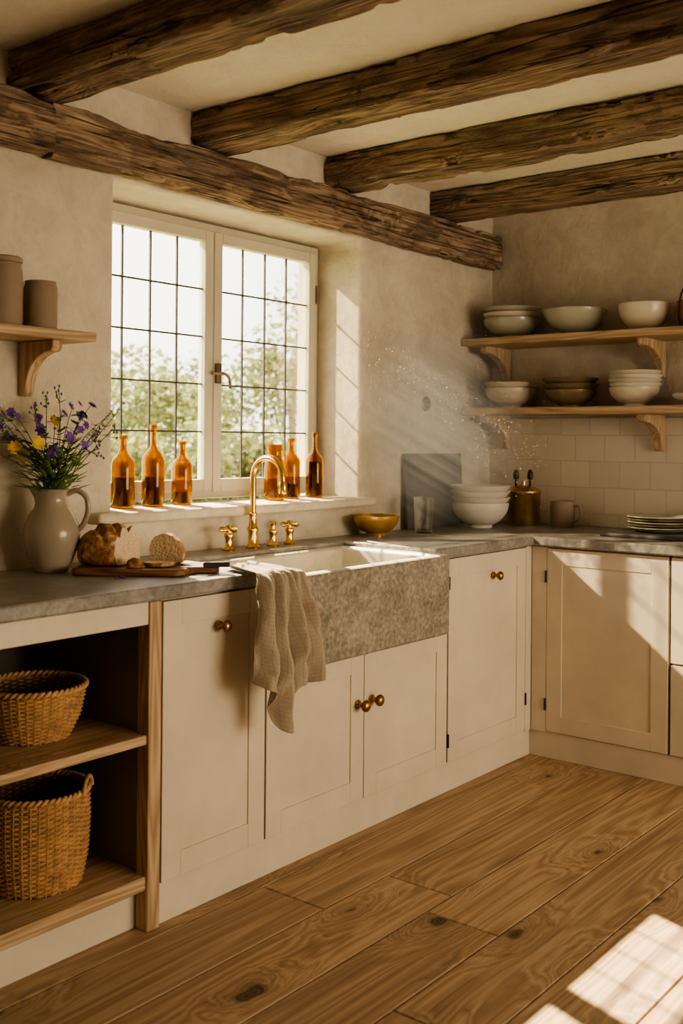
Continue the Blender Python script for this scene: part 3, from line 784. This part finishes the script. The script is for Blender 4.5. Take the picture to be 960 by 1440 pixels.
for q,(dx,dy) in enumerate(((0,0),(.012,.006),(-.01,.008),(.004,-.01))):
    petal_flower(fp,Vector((1.985+dx,2.385+dy,CT+.002)),Vector((rr.uniform(-.2,.2),rr.uniform(-.2,.2),1)),.013,0,5,1)
fp.obj('fallen_petals',[MAT['purple']])

# ------------------------------------------------------------ chopping board, bread, knife
bc=Vector((2.105,2.468,CT)); ang=math.atan2(Rv.y,Rv.x)
e=empty('chopping_board',bc,ang)
o=[]
def rc(x,y,r,a0): return [(x+r*math.cos(a0+math.pi/2*k/4),y+r*math.sin(a0+math.pi/2*k/4)) for k in range(5)]
l,wd=.165,.10
o+=rc(-l+.02,-wd+.02,.02,math.pi)
o+=rc(l-.03,-wd+.03,.03,-math.pi/2)
o+=[(l+.01,-.03),(l+.03,-.022),(l+.065,-.022),(l+.085,-.012),(l+.09,0),(l+.085,.012),(l+.065,.022),(l+.03,.022),(l+.01,.03)]
o+=rc(l-.03,wd-.03,.03,0)
o+=rc(-l+.02,wd-.02,.02,math.pi/2)
n=len(o); V=[(x,y,.001) for x,y in o]+[(x,y,.021) for x,y in o]
F=[tuple(range(n))[::-1],tuple(range(n,2*n))]+[(i,(i+1)%n,n+(i+1)%n,n+i) for i in range(n)]
bevel(put('board',V,F,MAT['board'],e),.004,3,50)
ZB=CT+.0215
def loaf(name,loc,rz,rx,ry,rz_,cuts,scores=True,seed=0):
    bm=bmesh.new(); bmesh.ops.create_icosphere(bm,subdivisions=5,radius=1)
    for v in bm.verts:
        p=v.co.copy()
        d=1+.05*noise.noise(p*2.2+Vector((seed,0,0)))+.02*noise.noise(p*7)
        if scores and p.z>.2:
            for k in (-.45,.0,.42):
                d-=.13*math.exp(-((p.x*.9+p.y*.35-k)/.07)**2)*min(1,(p.z-.2)*2)
                d+=.06*math.exp(-((p.x*.9+p.y*.35-k-.12)/.06)**2)*min(1,(p.z-.2)*2)
        z=p.z if p.z>-.45 else -.45-(abs(p.z)-.45)*.12
        v.co=Vector((p.x*rx*d,p.y*ry*d,(z+.5)*rz_*d if z>-.45 else (z+.5)*rz_))
    mn=min(v.co.z for v in bm.verts)
    for v in bm.verts: v.co.z-=mn
    for f in bm.faces: f.material_index=0; f.smooth=True
    for co,no in cuts:
        g=bm.verts[:]+bm.edges[:]+bm.faces[:]
        res=bmesh.ops.bisect_plane(bm,geom=g,plane_co=co,plane_no=no,clear_outer=True)
        ed=[x for x in res['geom_cut'] if isinstance(x,bmesh.types.BMEdge)]
        fr=bmesh.ops.holes_fill(bm,edges=ed,sides=0)
        for f in fr['faces']: f.material_index=1; f.smooth=False
    me=bpy.data.meshes.new(name); bm.to_mesh(me); bm.free()
    me.materials.append(MAT['crust']); me.materials.append(MAT['crumb'])
    ob=bpy.data.objects.new(name,me); COL.objects.link(ob); ob.location=loc; ob.rotation_euler[2]=rz
    return ob
pb=bc-Rv*.068+Fv*.02
loaf('bread_loaf',(pb.x,pb.y,ZB),ang+.1,.105,.072,.080,[((.055,0,0),(1,-.55,0.05))])
pb=bc+Rv*.088+Fv*.052
loaf('bread_heel',(pb.x,pb.y,ZB),ang,.056,.045,.060,[((0,-.002,0),(-.25,-1,-.12))],False,5)
# a slice lying flat in front of the heel
pb=bc+Rv*.080-Fv*.025
sl=loaf('bread_slice',(pb.x,pb.y,ZB),ang+.3,.048,.034,.030,[((0,0,.014),(0,0,1))],False,7)
pb=bc+Rv*.015-Fv*.060
loaf('bread_crust_piece',(pb.x,pb.y,ZB),ang+.2,.026,.017,.019,[],False,9)
kp=bc+Rv*.185-Fv*.035
e=empty('bread_knife',(kp.x,kp.y,ZB-.0005),ang+.16)
V=[(-.055,-.010,.001),(.025,-.010,.001),(.025,.010,.001),(-.04,.010,.001),(-.055,-.010,.0025),(.025,-.010,.0025),(.025,.010,.0025),(-.04,.010,.0025)]
put('blade',V,boxv(0,1,0,1,0,1)[1],MAT['steel'],e)
box('handle',.025,.105,-.011,.011,.0005,.016,MAT['knifeh'],e,.005,3)

# ------------------------------------------------------------ baskets
def basket(name,loc,prof,rows,stakes,sr=.0042,handle=False):
    e=empty(name,loc); acc=Acc()
    def R(z):
        for (r0,z0),(r1,z1) in zip(prof[:-1],prof[1:]):
            if z0<=z<=z1: return r0+(r1-r0)*(z-z0)/(z1-z0)
        return prof[-1][0]
    H=prof[-1][1]; Mn=stakes*5
    for i in range(rows):
        z=.006+(H-.012)*i/(rows-1); r0=R(z); P=[]
        for k in range(Mn):
            a=2*math.pi*k/Mn; r=r0+sr*1.05*math.sin(stakes/2*a+(i%2)*math.pi)
            P.append((r*math.cos(a),r*math.sin(a),z+.0006*math.sin(a*7+i)))
        acc.add(tube_vf(P,sr*rnd.uniform(.9,1.08),5,True))
    for k in range(stakes):
        a=2*math.pi*(k+.5)/stakes; P=[(R(z)*math.cos(a),R(z)*math.sin(a),z) for z in [H*j/8 for j in range(9)]]
        acc.add(tube_vf(P,sr*.8,5))
    for ph in (0,math.pi):
        P=[]
        for k in range(160):
            a=2*math.pi*k/160; q=a*26+ph
            P.append(((R(H)+.005*math.cos(q))*math.cos(a),(R(H)+.005*math.cos(q))*math.sin(a),H+.004+.005*math.sin(q)))
        acc.add(tube_vf(P,.0055,6,True))
    acc.obj('weave',[MAT['wicker']],e,60)
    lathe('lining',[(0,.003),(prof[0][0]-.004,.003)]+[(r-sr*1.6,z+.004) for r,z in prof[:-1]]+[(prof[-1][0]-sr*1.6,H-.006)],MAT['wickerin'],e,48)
    if handle:
        for s in (1,-1):
            P=[Rv*s*(R(H)+.002)+Fv*(.045*math.cos(a))+Vector((0,0,H+.035*math.sin(a))) for a in [math.pi*j/14 for j in range(15)]]
            tube('handle_%d'%(s+2),P,.006,MAT['wicker'],e)
basket('wicker_basket',(1.735,2.445,.5345),[(.095,0),(.125,.06),(.140,.135)],24,40,.0031)
basket('wicker_basket.001',(1.735,2.425,.1505),[(.120,0),(.135,.08),(.140,.17),(.138,.245)],38,40,.0034,True)

# ------------------------------------------------------------ outside
box('garden_ground',-14,40,3.3,60,-.45,-.35,MAT['grass'])
def tree(name,loc,R,H,trunk,seed,n=2200,ls=.09):
    q=random.Random(seed); e=empty(name,loc); ac=Acc()
    blobs=[(Vector((q.uniform(-1,1)*R*.6,q.uniform(-1,1)*R*.6,trunk+q.uniform(.1,1)*H*.8)),q.uniform(.30,.5)*R) for _ in range(14)]
    for i in range(n):
        c,br_=q.choice(blobs); d=Vector((q.gauss(0,1),q.gauss(0,1),q.gauss(0,1))).normalized()*br_*(q.random()**.35)
        p=c+d; u=Vector((q.gauss(0,1),q.gauss(0,1),q.gauss(0,1))).normalized(); w=u.orthogonal().normalized()
        s=ls*q.uniform(.6,1.3)
        ac.add(([p-u*s*.6,p+w*s*.4,p+u*s*.6,p-w*s*.4],[(0,1,2,3)]))
    put('foliage',ac.V,ac.F,MAT['foliage'],e)
    if trunk>.3:
        tube('trunk',spline([(0,0,0),(.05,.02,trunk*.6),(0,.1,trunk+H*.5)],5),[.08]*11,MAT['bark'],e)
        for k in range(5):
            c,_=blobs[k]; tube('branch_%d'%k,[(0,.05,trunk*.8),tuple(c)],.03,MAT['bark'],e,6)
G=-.35
tree('garden_tree',(15.9,18.6,G),2.4,2.9,.8,1,4200,.16); tree('garden_tree.001',(15.0,15.6,G),1.6,3.0,1.0,2,3200,.12)
tree('garden_tree.002',(15.9,13.9,G),1.7,3.9,1.1,3,3800,.12); tree('garden_tree.003',(12.6,18.2,G),2.4,2.6,.8,4,3800,.16)
for i,(x,y) in enumerate(((7.9,11.3),(9.1,11.6),(10.2,10.9),(11.4,10.6),(12.6,10.0))):
    tree('garden_hedge' if i==0 else 'garden_hedge.%03d'%i,(x,y,G),1.1,1.9,.05,30+i,5000,.12)

# ------------------------------------------------------------ lights
W=bpy.data.worlds.new('World'); S.world=W; W.use_nodes=True
nt=W.node_tree; nt.nodes.clear()
wo=nt.nodes.new('ShaderNodeOutputWorld'); bg=N(nt,'ShaderNodeBackground',{'Strength':4.8})
tc=N(nt,'ShaderNodeTexCoord'); z=N(nt,'ShaderNodeSeparateXYZ',{0:tc.outputs['Generated']}).outputs[2]
L(nt,ramp(nt,z,[(0,(1,.90,.76)),(.25,(1,.95,.87)),(1,(.85,.88,.95))]),bg.inputs[0]); L(nt,bg.outputs[0],wo.inputs[0])
def sun(name,d,energy,col,ang=.6):
    l=bpy.data.lights.new(name,'SUN'); l.energy=energy; l.color=col; l.angle=math.radians(ang)
    o=bpy.data.objects.new(name,l); COL.objects.link(o); o.rotation_euler=Vector(d).to_track_quat('-Z','Y').to_euler(); o.location=(2,8,8)
sun('sun',(-.34,-1,-.98),42,(1,.82,.57))
SD=Vector((.9,-1,-.78))
sun('added_low_sun',SD,16,(1,.79,.52),1.0)  # second sun, added to light the right reveal and the haze streaks
def area(name,loc,tgt,sx,sy,en,col):
    l=bpy.data.lights.new(name,'AREA'); l.shape='RECTANGLE'; l.size=sx; l.size_y=sy; l.energy=en; l.color=col
    o=bpy.data.objects.new(name,l); COL.objects.link(o); o.location=loc
    o.rotation_euler=(Vector(tgt)-Vector(loc)).to_track_quat('-Z','Y').to_euler()
area('rear_fill_light',(3.1,-2.8,1.25),(3.0,2.8,.7),2.4,1.3,130,(1,.825,.60))  # added fill lamp in front of the solid rear wall, no window there

# light shafts beside the window, shaped as soft-edged streaks in the haze density
m,nt,b,o=newmat('shaft_haze'); nt.nodes.remove(b)
tc=N(nt,'ShaderNodeTexCoord')
eq=SD.normalized().rotation_difference(Vector((1,0,0))).to_euler()
rot=N(nt,'ShaderNodeVectorRotate',{'Vector':tc.outputs['Object'],'Rotation':tuple(eq)},rotation_type='EULER_XYZ').outputs[0]
stv=N(nt,'ShaderNodeMapping',{'Vector':rot,'Scale':(.4,24,24)}).outputs[0]
streak=ramp(nt,noi(nt,stv,1.0,2,.5),[(.46,.03),(.60,1.0)])
ln=N(nt,'ShaderNodeVectorMath',{0:N(nt,'ShaderNodeVectorMath',{0:tc.outputs['Object'],1:(2.2,3.0,2.1)},operation='MULTIPLY').outputs[0]},operation='LENGTH').outputs['Value']
fall=M(nt,'SUBTRACT',1.0,ln,clamp=True)
dens=M(nt,'MULTIPLY',M(nt,'MULTIPLY',fall,streak),5.0)
vs=N(nt,'ShaderNodeVolumeScatter',{'Color':(1,.96,.88,1),'Density':dens,'Anisotropy':.0}); L(nt,vs.outputs[0],o.inputs['Volume'])
v,f=boxv(-.45,.45,-.33,.33,-.46,.46); da=put('shaft_haze',v,f,m); da.location=(3.80,2.465,1.42)
dm=Acc(); q=random.Random(5)
for i in range(900):
    t=q.random(); p=Vector((3.50,2.76,1.70))+SD*(t*.6)+Vector((q.gauss(0,.09),q.uniform(-.25,.03),q.gauss(0,.13)))
    if p.y>2.77 or p.z<CT+.03 or p.y<2.1 or (p.x>4.0 and p.z<1.3): continue
    s=q.uniform(.0009,.0024)
    dm.add(([p+Vector((s,0,-s*.6)),p+Vector((-s*.6,s,-s*.6)),p+Vector((-s*.6,-s,-s*.6)),p+Vector((0,0,s))],[(0,1,2),(0,1,3),(1,2,3),(0,2,3)]))
dm.obj('dust_motes',[simple('dust_mote',(.9,.85,.75),.9)],None,None)

# ------------------------------------------------------------ camera
cam=bpy.data.cameras.new('camera'); co=bpy.data.objects.new('camera',cam); COL.objects.link(co)
cam.sensor_width=36; cam.lens=1502/1440*36; cam.shift_y=-(720-619)/1440
co.matrix_world=Matrix.Translation((0,0,1.34))@Matrix.Rotation(math.radians(-51.4),4,'Z')@Matrix.Rotation(math.radians(90),4,'X')@Matrix.Rotation(math.radians(.5),4,'Z')
cam.clip_start=.05; cam.clip_end=200
cam.dof.use_dof=True; cam.dof.focus_distance=3.7; cam.dof.aperture_fstop=3.2
S.camera=co
